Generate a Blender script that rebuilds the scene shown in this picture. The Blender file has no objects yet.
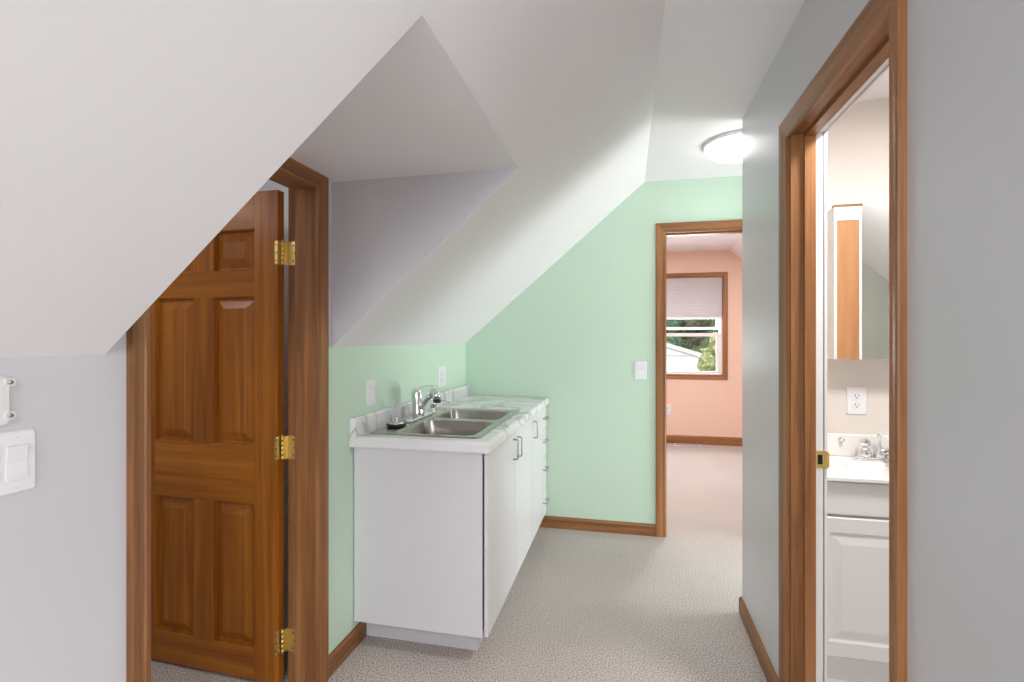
import bpy, bmesh, math, random
from mathutils import Vector, Matrix, geometry
random.seed(7)
PI = math.pi
scene = bpy.context.scene
COL = scene.collection

# ------------------------------------------------------------------ dimensions (metres; camera stands at x=0,y=0)
XL, XR, YB = -1.1467, 0.5446, 3.55          # left wall, right wall, green end wall
ZK, ZC, XC = 1.293, 2.385, 0.118            # knee wall top, flat ceiling, left crease
XC2 = 1.222                                 # right crease
SL = (ZC - ZK) / (XC - XL)
ZD, YA, YD = 1.952, 0.9165, 1.8201          # dormer ceiling and its two sides
XA = XL + (ZD - ZK) / SL
XE = XC2 + (ZC - ZK) / SL                   # right knee wall
YR = 2.635                                  # end of the right wall
YP, ZP = 6.745, 2.425                       # far peach wall, far room ceiling
YN = -3.2                                   # wall behind the camera
WT = 0.12

# ------------------------------------------------------------------ materials
def nt(name):
    m = bpy.data.materials.new(name); m.use_nodes = True
    t = m.node_tree
    return m, t, t.nodes['Principled BSDF'], t.nodes, t.links

def setp(b, rough=.5, metal=0, spec=None, trans=None, ior=None):
    b.inputs['Roughness'].default_value = rough
    b.inputs['Metallic'].default_value = metal
    if spec is not None: b.inputs['Specular IOR Level'].default_value = spec
    if trans is not None: b.inputs['Transmission Weight'].default_value = trans
    if ior is not None: b.inputs['IOR'].default_value = ior

def lin(r, g, b):
    f = lambda c: (c/255/12.92) if c/255 <= .04045 else ((c/255+.055)/1.055)**2.4
    return (f(r), f(g), f(b), 1)

def plain(name, col, rough=.5, metal=0, spec=None, noise=0.0, nscale=8, bump=0.0, bscale=200):
    m, t, b, N, L = nt(name)
    setp(b, rough, metal, spec)
    b.inputs['Base Color'].default_value = col
    tc = N.new('ShaderNodeTexCoord')
    if noise:
        nz = N.new('ShaderNodeTexNoise'); nz.inputs['Scale'].default_value = nscale
        nz.inputs['Detail'].default_value = 4
        L.new(tc.outputs['Object'], nz.inputs['Vector'])
        mx = N.new('ShaderNodeMix'); mx.data_type = 'RGBA'
        c1 = [c*(1-noise) for c in col[:3]] + [1]; c2 = [min(1, c*(1+noise)) for c in col[:3]] + [1]
        mx.inputs['A'].default_value = c1; mx.inputs['B'].default_value = c2
        L.new(nz.outputs['Fac'], mx.inputs['Factor']); L.new(mx.outputs['Result'], b.inputs['Base Color'])
    if bump:
        n2 = N.new('ShaderNodeTexNoise'); n2.inputs['Scale'].default_value = bscale
        L.new(tc.outputs['Object'], n2.inputs['Vector'])
        bp = N.new('ShaderNodeBump'); bp.inputs['Strength'].default_value = bump; bp.inputs['Distance'].default_value = .002
        L.new(n2.outputs['Fac'], bp.inputs['Height']); L.new(bp.outputs['Normal'], b.inputs['Normal'])
    return m

def wood(name, axis, dark, mid, light, rough=.38, fine=1.0):
    """stained softwood, grain running along the given axis"""
    m, t, b, N, L = nt(name)
    setp(b, rough, 0, .35)
    tc = N.new('ShaderNodeTexCoord'); oi = N.new('ShaderNodeObjectInfo')
    off = N.new('ShaderNodeVectorMath'); off.operation = 'MULTIPLY_ADD'
    off.inputs[1].default_value = (3, 3, 3)
    cr = N.new('ShaderNodeCombineXYZ')
    for k in range(3): L.new(oi.outputs['Random'], cr.inputs[k])
    L.new(cr.outputs[0], off.inputs[0]); L.new(tc.outputs['Object'], off.inputs[2])
    mp = N.new('ShaderNodeMapping')
    s = [22, 22, 22]; s['XYZ'.index(axis)] = .9
    mp.inputs['Scale'].default_value = s
    L.new(off.outputs[0], mp.inputs['Vector'])
    n1 = N.new('ShaderNodeTexNoise'); n1.inputs['Scale'].default_value = 1.0; n1.inputs['Detail'].default_value = 3
    n1.inputs['Distortion'].default_value = .6
    L.new(mp.outputs[0], n1.inputs['Vector'])
    mp2 = N.new('ShaderNodeMapping')
    s = [160*fine]*3; s['XYZ'.index(axis)] = 5
    mp2.inputs['Scale'].default_value = s
    L.new(off.outputs[0], mp2.inputs['Vector'])
    n2 = N.new('ShaderNodeTexNoise'); n2.inputs['Scale'].default_value = 1.0; n2.inputs['Detail'].default_value = 2
    L.new(mp2.outputs[0], n2.inputs['Vector'])
    mx = N.new('ShaderNodeMath'); mx.operation = 'MULTIPLY_ADD'; mx.inputs[1].default_value = .3
    L.new(n2.outputs['Fac'], mx.inputs[0])
    m3 = N.new('ShaderNodeMath'); m3.operation = 'MULTIPLY'; m3.inputs[1].default_value = .75
    L.new(n1.outputs['Fac'], m3.inputs[0]); L.new(m3.outputs[0], mx.inputs[2])
    rp = N.new('ShaderNodeValToRGB')
    e = rp.color_ramp.elements
    e[0].position = .34; e[0].color = dark; e[1].position = .72; e[1].color = light
    x = e.new(.53); x.color = mid
    L.new(mx.outputs[0], rp.inputs['Fac'])
    hs = N.new('ShaderNodeHueSaturation')
    mr = N.new('ShaderNodeMapRange'); mr.inputs['To Min'].default_value = .9; mr.inputs['To Max'].default_value = 1.1
    L.new(oi.outputs['Random'], mr.inputs['Value']); L.new(mr.outputs[0], hs.inputs['Value'])
    L.new(rp.outputs[0], hs.inputs['Color']); L.new(hs.outputs[0], b.inputs['Base Color'])
    bp = N.new('ShaderNodeBump'); bp.inputs['Strength'].default_value = .12; bp.inputs['Distance'].default_value = .001
    L.new(n2.outputs['Fac'], bp.inputs['Height']); L.new(bp.outputs['Normal'], b.inputs['Normal'])
    return m

M = {}
M['ceil'] = plain('ceiling_paint', (.82, .81, .825, 1), .55, 0, .3, .012, 3, .05, 300)
M['gray'] = plain('gray_lavender_paint', (.60, .594, .62, 1), .45, 0, .3, .012, 3, .06, 300)
M['grayr'] = plain('gray_satin_paint', (.58, .585, .60, 1), .3, 0, .4, .012, 3, .06, 300)
M['green'] = plain('mint_green_paint', (.585, .745, .605, 1), .5, 0, .3, .015, 3, .06, 300)
M['peach'] = plain('peach_paint', (.82, .60, .49, 1), .55, 0, .3, .015, 3, .06, 300)
M['beige'] = plain('beige_paint', (.745, .69, .645, 1), .5, 0, .3, .015, 3, .05, 300)
M['whitepaint'] = plain('white_gloss_paint', (.80, .80, .80, 1), .35, 0, .4, .01)
W_D, W_M, W_L = (.17, .069, .023, 1), (.285, .122, .043, 1), (.40, .185, .074, 1)
D_D, D_M, D_L = (.205, .058, .005, 1), (.315, .100, .009, 1), (.43, .155, .016, 1)
for a in 'XYZ':
    M['trim'+a] = wood('stained_trim_wood_'+a, a, W_D, W_M, W_L)
    M['door'+a] = wood('stained_door_wood_'+a, a, D_D, D_M, D_L, .34)
M['melamine'] = plain('white_melamine', (.70, .695, .72, 1), .35, 0, .4, .008)
M['kick'] = plain('grey_white_plinth', (.62, .61, .63, 1), .45, 0, .3, .02)
M['thermofoil'] = plain('white_thermofoil', (.78, .77, .765, 1), .32, 0, .4, .005)
M['cultured'] = plain('cultured_marble_white', (.85, .845, .84, 1), .15, 0, .5, .012)
M['plastic'] = plain('white_plastic', (.80, .80, .82, 1), .3, 0, .45, .004)
M['offplastic'] = plain('offwhite_plastic', (.74, .73, .72, 1), .35, 0, .45, .01)
M['dark'] = plain('dark_slot', (.012, .012, .012, 1), .5, 0, .3, .1)
M['rubber'] = plain('black_rubber', (.018, .018, .018, 1), .45, 0, .4, .1)
M['chrome'] = plain('chrome', (.80, .81, .82, 1), .09, 1, None, .01)
M['nickel'] = plain('brushed_nickel', (.42, .41, .41, 1), .3, 1, None, .02)
M['brass'] = plain('polished_brass', (.86, .66, .26, 1), .36, 1, None, .05, 60)
M['vinyl'] = plain('white_vinyl', (.82, .82, .83, 1), .4, 0, .4, .005)
M['graycyl'] = plain('grey_plastic', (.50, .50, .50, 1), .35, 0, .4, .02)
M['ply'] = wood('orange_plywood', 'Z', (.38, .17, .07, 1), (.44, .215, .095, 1), (.51, .265, .125, 1), .5, .4)
M['mirror'] = plain('mirror_silver', (.90, .92, .91, 1), .0, 1)

def steel():
    m, t, b, N, L = nt('brushed_stainless')
    setp(b, .24, 1)
    tc = N.new('ShaderNodeTexCoord'); mp = N.new('ShaderNodeMapping'); mp.inputs['Scale'].default_value = (6, 300, 300)
    nz = N.new('ShaderNodeTexNoise'); nz.inputs['Scale'].default_value = 1
    L.new(tc.outputs['Object'], mp.inputs[0]); L.new(mp.outputs[0], nz.inputs['Vector'])
    rp = N.new('ShaderNodeValToRGB'); rp.color_ramp.elements[0].color = (.40, .385, .355, 1); rp.color_ramp.elements[1].color = (.52, .505, .475, 1)
    L.new(nz.outputs['Fac'], rp.inputs[0]); L.new(rp.outputs[0], b.inputs['Base Color'])
    return m
M['steel'] = steel()

def marble():
    m, t, b, N, L = nt('marble_laminate')
    setp(b, .25, 0, .45)
    tc = N.new('ShaderNodeTexCoord')
    n1 = N.new('ShaderNodeTexNoise'); n1.inputs['Scale'].default_value = 1.3; n1.inputs['Detail'].default_value = 5
    n1.inputs['Roughness'].default_value = .6; n1.inputs['Distortion'].default_value = 1.5
    L.new(tc.outputs['Object'], n1.inputs['Vector'])
    sub = N.new('ShaderNodeMath'); sub.operation = 'SUBTRACT'; sub.inputs[1].default_value = .5
    ab = N.new('ShaderNodeMath'); ab.operation = 'ABSOLUTE'
    L.new(n1.outputs['Fac'], sub.inputs[0]); L.new(sub.outputs[0], ab.inputs[0])
    rp = N.new('ShaderNodeValToRGB')
    e = rp.color_ramp.elements
    e[0].position = 0; e[0].color = (.50, .495, .51, 1); e[1].position = .035; e[1].color = (.80, .80, .80, 1)
    x = e.new(.015); x.color = (.70, .695, .70, 1)
    L.new(ab.outputs[0], rp.inputs[0]); L.new(rp.outputs[0], b.inputs['Base Color'])
    return m
M['marble'] = marble()

def carpet():
    m, t, b, N, L = nt('speckled_carpet')
    setp(b, .95, 0, .05)
    tc = N.new('ShaderNodeTexCoord')
    n1 = N.new('ShaderNodeTexNoise'); n1.inputs['Scale'].default_value = 190; n1.inputs['Detail'].default_value = 3; n1.inputs['Roughness'].default_value = .7
    n2 = N.new('ShaderNodeTexNoise'); n2.inputs['Scale'].default_value = 1.4; n2.inputs['Detail'].default_value = 3
    L.new(tc.outputs['Object'], n1.inputs['Vector']); L.new(tc.outputs['Object'], n2.inputs['Vector'])
    rp = N.new('ShaderNodeValToRGB')
    e = rp.color_ramp.elements
    e[0].position = .40; e[0].color = (.14, .115, .098, 1); e[1].position = .61; e[1].color = (.74, .68, .635, 1)
    x = e.new(.48); x.color = (.43, .385, .355, 1)
    L.new(n1.outputs['Fac'], rp.inputs[0])
    hs = N.new('ShaderNodeHueSaturation')
    mr = N.new('ShaderNodeMapRange'); mr.inputs['From Min'].default_value = .3; mr.inputs['From Max'].default_value = .7
    mr.inputs['To Min'].default_value = .94; mr.inputs['To Max'].default_value = 1.06
    L.new(n2.outputs['Fac'], mr.inputs[0]); L.new(mr.outputs[0], hs.inputs['Value']); L.new(rp.outputs[0], hs.inputs['Color'])
    L.new(hs.outputs[0], b.inputs['Base Color'])
    bp = N.new('ShaderNodeBump'); bp.inputs['Strength'].default_value = .25; bp.inputs['Distance'].default_value = .003
    L.new(n1.outputs['Fac'], bp.inputs['Height']); L.new(bp.outputs['Normal'], b.inputs['Normal'])
    return m
M['carpet'] = carpet()

def emit(name, col, strength):
    m = bpy.data.materials.new(name); m.use_nodes = True
    N, L = m.node_tree.nodes, m.node_tree.links
    N.remove(N['Principled BSDF'])
    e = N.new('ShaderNodeEmission'); e.inputs[0].default_value = col; e.inputs[1].default_value = strength
    L.new(e.outputs[0], N['Material Output'].inputs[0])
    return m

def glass_pane():
    m = bpy.data.materials.new('window_glass'); m.use_nodes = True
    N, L = m.node_tree.nodes, m.node_tree.links
    N.remove(N['Principled BSDF'])
    t = N.new('ShaderNodeBsdfTransparent'); g = N.new('ShaderNodeBsdfGlossy'); g.inputs['Roughness'].default_value = .01
    mx = N.new('ShaderNodeMixShader'); mx.inputs[0].default_value = .05
    L.new(t.outputs[0], mx.inputs[1]); L.new(g.outputs[0], mx.inputs[2]); L.new(mx.outputs[0], N['Material Output'].inputs[0])
    return m
M['glass'] = glass_pane()

def shade_mat():
    m, t, b, N, L = nt('cellular_shade_fabric')
    setp(b, .8, 0, .1)
    b.inputs['Base Color'].default_value = (.58, .555, .565, 1)
    tr = N.new('ShaderNodeBsdfTranslucent'); tr.inputs[0].default_value = (.58, .555, .565, 1)
    mx = N.new('ShaderNodeMixShader'); mx.inputs[0].default_value = .18
    out = N['Material Output']
    L.new(b.outputs[0], mx.inputs[1]); L.new(tr.outputs[0], mx.inputs[2]); L.new(mx.outputs[0], out.inputs[0])
    return m
M['shade'] = shade_mat()

def leafy(name, c1, c2):
    m, t, b, N, L = nt(name)
    setp(b, .6, 0, .2)
    tc = N.new('ShaderNodeTexCoord'); nz = N.new('ShaderNodeTexNoise'); nz.inputs['Scale'].default_value = 3
    L.new(tc.outputs['Object'], nz.inputs['Vector'])
    rp = N.new('ShaderNodeValToRGB'); rp.color_ramp.elements[0].position = .35; rp.color_ramp.elements[1].position = .65
    rp.color_ramp.elements[0].color = c1; rp.color_ramp.elements[1].color = c2
    L.new(nz.outputs['Fac'], rp.inputs[0]); L.new(rp.outputs[0], b.inputs['Base Color'])
    return m

# ------------------------------------------------------------------ mesh helpers
class MB:
    def __init__(s): s.bm = bmesh.new(); s.sm = set()
    def face(s, pts, m=0):
        vs = [s.bm.verts.new(p) for p in pts]
        f = s.bm.faces.new(vs); f.material_index = m; return f
    def box(s, x0, x1, y0, y1, z0, z1, m=0, bev=0):
        g = bmesh.ops.create_cube(s.bm, size=1)
        for v in g['verts']:
            v.co = Vector((x0+(v.co.x+.5)*(x1-x0), y0+(v.co.y+.5)*(y1-y0), z0+(v.co.z+.5)*(z1-z0)))
        fs = set(f for v in g['verts'] for f in v.link_faces)
        for f in fs: f.material_index = m
        if bev:
            es = list(set(e for f in fs for e in f.edges))
            r = bmesh.ops.bevel(s.bm, geom=es, offset=bev, segments=2, affect='EDGES', profile=.5)
            for f in r['faces']: f.material_index = m
        return s
    def loft(s, loops, m=0, cap0=True, cap1=True, closed=True, smooth=False):
        rings = [[s.bm.verts.new(p) for p in lp] for lp in loops]
        n = len(rings[0])
        for a, b in zip(rings, rings[1:]):
            for i in range(n if closed else n-1):
                j = (i+1) % n
                f = s.bm.faces.new((a[i], a[j], b[j], b[i])); f.material_index = m; f.smooth = smooth
        if cap0: f = s.bm.faces.new(rings[0][::-1]); f.material_index = m
        if cap1: f = s.bm.faces.new(rings[-1]); f.material_index = m
        return s
    def prism(s, poly, axis, a, b, m=0):
        """poly of 2-D points in the two other axes (in xyz order), extruded along axis from a to b"""
        def P(u, v, w):
            return {'X': (w, u, v), 'Y': (u, w, v), 'Z': (u, v, w)}[axis]
        return s.loft([[P(u, v, a) for u, v in poly], [P(u, v, b) for u, v in poly]], m)
    def lathe(s, prof, c, axis='Z', seg=24, m=0, smooth=True, cap=True):
        loops = []
        for r, h in prof:
            lp = []
            for k in range(seg):
                t = 2*PI*k/seg; u, v = r*math.cos(t), r*math.sin(t)
                d = {'Z': (u, v, h), 'X': (h, u, v), 'Y': (v, h, u)}[axis]
                lp.append((c[0]+d[0], c[1]+d[1], c[2]+d[2]))
            loops.append(lp)
        return s.loft(loops, m, cap, cap, True, smooth)
    def tube(s, pts, r, seg=10, m=0, smooth=True):
        pts = [Vector(p) for p in pts]
        rs = r if isinstance(r, (list, tuple)) else [r]*len(pts)
        loops = []; up = None
        for i, p in enumerate(pts):
            d = (pts[min(i+1, len(pts)-1)] - pts[max(i-1, 0)]).normalized()
            if up is None:
                up = d.orthogonal().normalized()
            up = (up - d*up.dot(d)).normalized(); w = d.cross(up)
            loops.append([tuple(p + (up*math.cos(2*PI*k/seg) + w*math.sin(2*PI*k/seg))*rs[i]) for k in range(seg)])
        return s.loft(loops, m, True, True, True, smooth)
    def ball(s, c, r, m=0, seg=16, sz=(1, 1, 1)):
        g = bmesh.ops.create_uvsphere(s.bm, u_segments=seg, v_segments=seg//2, radius=r)
        for v in g['verts']:
            v.co = Vector((c[0]+v.co.x*sz[0], c[1]+v.co.y*sz[1], c[2]+v.co.z*sz[2]))
        for f in set(f for v in g['verts'] for f in v.link_faces): f.smooth = True; f.material_index = m
        return s
    def fill(s, loops, m=0, flip=False):
        """planar face with holes"""
        es = []
        for lp in loops:
            vs = [s.bm.verts.new(p) for p in lp]
            es += [s.bm.edges.new((vs[i], vs[(i+1) % len(vs)])) for i in range(len(vs))]
        r = bmesh.ops.triangle_fill(s.bm, use_beauty=True, edges=es)
        for f in r['geom']:
            if isinstance(f, bmesh.types.BMFace): f.material_index = m
        return s
    def build(s, name, mats, parent=None, org=(0, 0, 0), merge=False):
        if merge: bmesh.ops.remove_doubles(s.bm, verts=s.bm.verts, dist=1e-5)
        bmesh.ops.recalc_face_normals(s.bm, faces=s.bm.faces)
        if parent is not None and org == (0, 0, 0) and not parent.get('local_parts'):
            org = parent['org']
        for v in s.bm.verts: v.co -= Vector(org)
        me = bpy.data.meshes.new(name); s.bm.to_mesh(me); s.bm.free()
        for m in (mats if isinstance(mats, (list, tuple)) else [mats]): me.materials.append(M[m] if isinstance(m, str) else m)
        o = bpy.data.objects.new(name, me); COL.objects.link(o)
        if parent is not None: o.parent = parent
        else: o.location = org
        return o

ROOTS = []
def root(name, label, cat, loc, kind=None, group=None, rz=0, local=False):
    o = bpy.data.objects.new(name, None); COL.objects.link(o)
    o.empty_display_size = .05
    o.location = loc; o.rotation_euler = (0, 0, rz)
    o['org'] = tuple(loc)
    if local: o['local_parts'] = 1
    ROOTS.append(o)
    return tag(o, label, cat, kind, group)
def tag(o, label, cat, kind=None, group=None):
    o['label'] = label; o['category'] = cat
    if kind: o['kind'] = kind
    if group: o['group'] = group
    return o
def part(mb, name, mats, par):
    """a part whose parent is a part: mesh data stays in the frame of the thing"""
    top = par
    while top.parent: top = top.parent
    org = (0, 0, 0) if top.get('local_parts') else tuple(top['org'])
    for v in mb.bm.verts: v.co -= Vector(org)
    bmesh.ops.recalc_face_normals(mb.bm, faces=mb.bm.faces)
    me = bpy.data.meshes.new(name); mb.bm.to_mesh(me); mb.bm.free()
    for m in (mats if isinstance(mats, (list, tuple)) else [mats]): me.materials.append(M[m] if isinstance(m, str) else m)
    o = bpy.data.objects.new(name, me); COL.objects.link(o); o.parent = par
    return o
def rrect(x0, x1, y0, y1, r, n=6):
    pts = []
    for cx, cy, a in ((x1-r, y1-r, 0), (x0+r, y1-r, 90), (x0+r, y0+r, 180), (x1-r, y0+r, 270)):
        for k in range(n+1):
            t = math.radians(a + 90*k/n); pts.append((cx+r*math.cos(t), cy+r*math.sin(t)))
    return pts
def struct(mb, name, mats, label, cat, org=(0, 0, 0)):
    return tag(mb.build(name, mats, None, org), label, cat, 'structure')

# ------------------------------------------------------------------ THE SETTING
mb = MB(); mb.box(-3.6, 3.0, YN-.2, YP+.15, -.1, 0)
struct(mb, 'floor', 'carpet', 'speckled beige grey carpet running through the hall and far room', 'carpet')
mb = MB(); mb.box(XR+.09, XE, .45, 2.57, 0, .004)
struct(mb, 'floor_bath', 'kick', 'pale bathroom floor in front of the white vanity', 'floor')

# left wall: near grey stretch, strip round the door, green stretch
mb = MB()
mb.prism([(YN, 0), (.99, 0), (.99, ZD+.06), (YA-.006, ZD+.06), (YA-.006, ZK), (YN, ZK)], 'X', XL-WT, XL)
struct(mb, 'wall_left', 'gray', 'grey lavender knee wall at left with the rocker switch', 'wall')
mb = MB()
mb.box(XL-WT, XL, .9901, 1.7399, 1.925, ZD+.06)
mb.box(XL-WT, XL, 1.74, YD+.03, ZK, ZD+.06)
struct(mb, 'wall_left_dormer', 'gray', 'narrow grey wall around the head of the panelled door', 'wall')
mb = MB()
mb.box(XL-WT, XL, 1.74, YB+.06, 0, ZK-.0005)
struct(mb, 'wall_left_green', 'green', 'pale green knee wall behind the sink cabinets', 'wall')

# dormer cheeks
TH = .10
for nm, y0, y1, lb in (('wall_dormer_far', YD, YD+.012, 'dark grey triangular dormer cheek facing the camera'),
                       ('wall_dormer_near', YA-.012, YA, 'near dormer cheek turned away above the panelled door')):
    mb = MB()
    e = .002
    mb.prism([(XL, ZK+e), (XA, ZD+e), (XA, ZD+.03), (XL, ZD+.03)], 'Y', y0, y1)
    struct(mb, nm, 'gray', lb, 'wall')

# ceilings
ux, uz = -SL/math.hypot(1, SL), 1/math.hypot(1, SL)   # outward normal of the left slope
def slope(mb, y0, y1, xa, xb, cut0=0, cut1=0):
    za, zb = ZK+SL*(xa-XL), ZK+SL*(xb-XL)
    lo = [(xa, y0, za), (xb, y0, zb), (xb, y1, zb), (xa, y1, za)]
    hi = [(xa+ux*TH if xa == XL else xa, y0+cut0, za+uz*TH), (xb+ux*TH, y0+cut0, zb+uz*TH), (xb+ux*TH, y1-cut1, zb+uz*TH), (xa+ux*TH if xa == XL else xa, y1-cut1, za+uz*TH)]
    mb.loft([lo, hi])
mb = MB()
slope(mb, YN, YA, XL, XC, 0, .04)
slope(mb, YA, YD, XA, XC)
slope(mb, YD, YB+.06, XL, XC, .04, 0)
mb.box(XC, XC2, YN, YB+.06, ZC, ZC+TH)
mb.loft([[(XC2, YN, ZC), (XE, YN, ZK), (XE, YB+.06, ZK), (XC2, YB+.06, ZC)],
         [(XC2, YN, ZC+TH), (XE+.1, YN, ZK+TH), (XE+.1, YB+.06, ZK+TH), (XC2, YB+.06, ZC+TH)]])
struct(mb, 'ceiling', 'ceil', 'white ceiling sloping down over the sink cabinets', 'ceiling')
mb = MB(); mb.box(XL-WT-.005, XA-.001, YA, YD, ZD, ZD+.05)
struct(mb, 'ceiling_dormer', 'ceil', 'flat triangular looking dormer ceiling above the panelled door', 'ceiling')

# green end wall with the door opening to the far room
DX0, DX1, DZ = .245, 1.02, 2.045
mb = MB()
mb.prism([(XL-WT, 0), (DX0, 0), (DX0, DZ), (DX1, DZ), (DX1, 0), (XE+.05, 0), (XE+.05, ZK-.05), (XC2+.03, ZC+.05), (XC-.03, ZC+.05), (XL-WT, ZK-.06)], 'Y', YB, YB+.055)
struct(mb, 'wall_end', 'green', 'mint green end wall with the doorway', 'wall')
mb = MB()
mb.prism([(-1.4, 0), (DX0, 0), (DX0, DZ), (DX1, DZ), (DX1, 0), (2.7, 0), (2.7, 2.6), (-1.4, 2.6)], 'Y', YB+.06, YB+.115)
struct(mb, 'wall_far_room_near', 'peach', 'far room side of the end wall, turned away', 'wall')

# right wall, with the bathroom door opening
BY0, BY1, BZ = 1.186, 1.9045, 2.035
BW = .098
mb = MB()
mb.prism([(.38, 0), (BY0, 0), (BY0, BZ), (BY1, BZ), (BY1, 0), (YR, 0), (YR, ZC+.03), (.38, ZC+.03)], 'X', XR, XR+BW-.004)
struct(mb, 'wall_right', 'grayr', 'grey satin wall at right with the bathroom doorway', 'wall')
mb = MB()
mb.prism([(.40, 0), (BY0, 0), (BY0, BZ), (BY1, BZ), (BY1, 0), (2.55, 0), (2.55, ZC+.03), (.40, ZC+.03)], 'X', XR+BW-.003, XR+BW)
struct(mb, 'wall_bath_left', 'beige', 'bathroom side of the right wall', 'wall')
mb = MB()
mb.box(XR+BW, XE+.05, 2.55, YR-.004, 0, ZC+.03)
struct(mb, 'wall_bath_back', 'beige', 'beige bathroom wall behind the vanity', 'wall')
mb = MB()
mb.box(XR+BW-.004, XE+.05, YR-.0035, YR, 0, ZC+.03)
struct(mb, 'wall_landing', 'grayr', 'landing side of the bathroom wall, turned away', 'wall')
mb = MB(); mb.box(XR+BW, XE+.05, .38, .45, 0, ZC+.03)
M['sage'] = plain('grey_green_paint', (.40, .41, .37, 1), .5, 0, .3, .015, 3)
struct(mb, 'wall_bath_near', 'sage', 'grey bathroom gable wall seen in the mirror', 'wall')
mb = MB(); mb.box(XE, XE+.1, YN, YB+.05, 0, ZK+.1)
struct(mb, 'wall_right_knee', 'beige', 'low knee wall beyond the bathroom vanity', 'wall')
mb = MB()
mb.box(XL-WT, XE+.1, YN-.12, YN, 0, ZC+.1)
struct(mb, 'wall_behind', 'gray', 'grey wall behind the camera', 'wall')

# far room shell
FX0, FX1 = -1.25, XE
mb = MB(); mb.box(FX0-.1, FX0, YB+.1, YP, 0, 2.6)
struct(mb, 'wall_far_room_left', 'peach', 'peach left wall of the far room', 'wall')
mb = MB(); mb.box(FX1, FX1+.1, YB+.1, YP, 0, 2.6)
struct(mb, 'wall_far_room_right', 'peach', 'peach right wall of the far room', 'wall')
WX0, WX1, WZ0, WZ1 = .180, 1.172, .868, 2.098            # window opening inside the casing
mb = MB()
ww = .115
mb.box(FX0-.1, WX0-.012, YP, YP+ww, 0, 2.6); mb.box(WX1+.012, FX1+.1, YP, YP+ww, 0, 2.6)
mb.box(WX0-.012, WX1+.012, YP, YP+ww, 0, WZ0-.012); mb.box(WX0-.012, WX1+.012, YP, YP+ww, WZ1+.012, 2.6)
struct(mb, 'wall_far_room_end', 'peach', 'peach end wall of the far room with the window', 'wall')
mb = MB()
xl2, xr2 = .118, 1.235
mb.loft([[(FX0, YB+.1, ZP-SL*(xl2-FX0)), (xl2, YB+.1, ZP), (xr2, YB+.1, ZP), (FX1+.05, YB+.1, ZP-SL*(FX1+.05-xr2)), (FX1+.05, YB+.1, 2.6), (FX0, YB+.1, 2.6)],
         [(FX0, YP, ZP-SL*(xl2-FX0)), (xl2, YP, ZP), (xr2, YP, ZP), (FX1+.05, YP, ZP-SL*(FX1+.05-xr2)), (FX1+.05, YP, 2.6), (FX0, YP, 2.6)]])
struct(mb, 'ceiling_far_room', 'ceil', 'white ceiling of the far room sloping down at right', 'ceiling')

# closet room behind the panelled door
mb = MB()
mb.box(-3.45, -3.35, .2, 2.1, 0, 2.25); mb.box(-3.35, XL-WT, .2, .3, 0, 2.25); mb.box(-3.35, XL-WT, 2.0, 2.1, 0, 2.25)
struct(mb, 'wall_side_room', 'whitepaint', 'pale wall of the side room seen past the hinged door edge', 'wall')
mb = MB(); mb.box(-3.45, XL-WT+.02, .2, 2.1, 2.14, 2.25)
struct(mb, 'ceiling_side_room', 'ceil', 'pale ceiling of the side room above the panelled door', 'ceiling')

# ------------------------------------------------------------------ door frames
PROF = [(0, 0), (0, .009), (.004, .0125), (.009, .0135), (.013, .0105), (.018, .0115), (.040, .0165), (.054, .018), (.060, .0165), (.062, .012)]
def casing(par, fn, s0, s1, zt, W, names=('side_casing', 'side_casing', 'head_casing'), z0=0.0, mats=('trimZ', 'trimZ', 'trimY'), sill=False):
    """fn(s, z, t) -> world.  inner opening s0..s1 x z0..zt, width W"""
    W = W if isinstance(W, tuple) else (W, W, W)
    PR = [(u/.0623, t) for u, t in PROF] + [(1, 0)]
    sg = -1 if sill else 0
    for idx, (s, d) in enumerate(((s0, -1), (s1, 1))):
        mb = MB()
        mb.loft([[fn(s+d*u*W[idx], z0+(sg*u*W[2] if sill else 0), t) for u, t in PR], [fn(s+d*u*W[idx], zt+u*W[2], t) for u, t in PR]])
        part(mb, names[idx], mats[idx], par)
    mb = MB(); mb.loft([[fn(s0-u*W[0], zt+u*W[2], t) for u, t in PR], [fn(s1+u*W[1], zt+u*W[2], t) for u, t in PR]])
    part(mb, names[2], mats[2], par)
    if sill:
        mb = MB(); mb.loft([[fn(s0-u*W[0], z0-u*W[2], t) for u, t in PR], [fn(s1+u*W[1], z0-u*W[2], t) for u, t in PR]])
        part(mb, 'sill_casing', mats[2], par)

# trim_1: frame of the six panel door in the left wall
T1 = root('trim_1', 'stained wood frame of the six panel door at left', 'door frame', (XL, 1.37, 0), 'structure')
JY0, JY1, JZ = 1.019, 1.7265, 1.910
casing(T1, lambda s, z, t: (XL+t, s, z), 1.013, JY1-.018, JZ-.012, (.046, .067, .067))
for nm, a, b in (('side_jamb', JY0-.03, JY0), ('side_jamb', JY1, JY1+.0125)):
    mb = MB(); mb.box(XL-.127, XL+.001, a, b, 0, JZ+.012); part(mb, nm, 'trimZ', T1)
mb = MB(); mb.box(XL-.127, XL+.001, JY0, JY1, JZ, JZ+.014); part(mb, 'head_jamb', 'trimY', T1)
mb = MB(); mb.box(XL-.090, XL-.0005, JY1-.012, JY1, 0, JZ); part(mb, 'door_stop', 'trimZ', T1)
mb = MB(); mb.box(XL-.090, XL-.0005, JY0, JY0+.012, 0, JZ); part(mb, 'door_stop', 'trimZ', T1)
mb = MB(); mb.box(XL-.090, XL-.0005, JY0+.012, JY1-.012, JZ-.012, JZ); part(mb, 'head_stop', 'trimY', T1)
mb = MB(); mb.lathe([(.0005, 0), (.006, .0), (.006, .003), (.004, .006), (.0005, .0065)], (XL-.06, JY0+.013, .93), 'Y', 12)
part(mb, 'screw', 'brass', T1)

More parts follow.
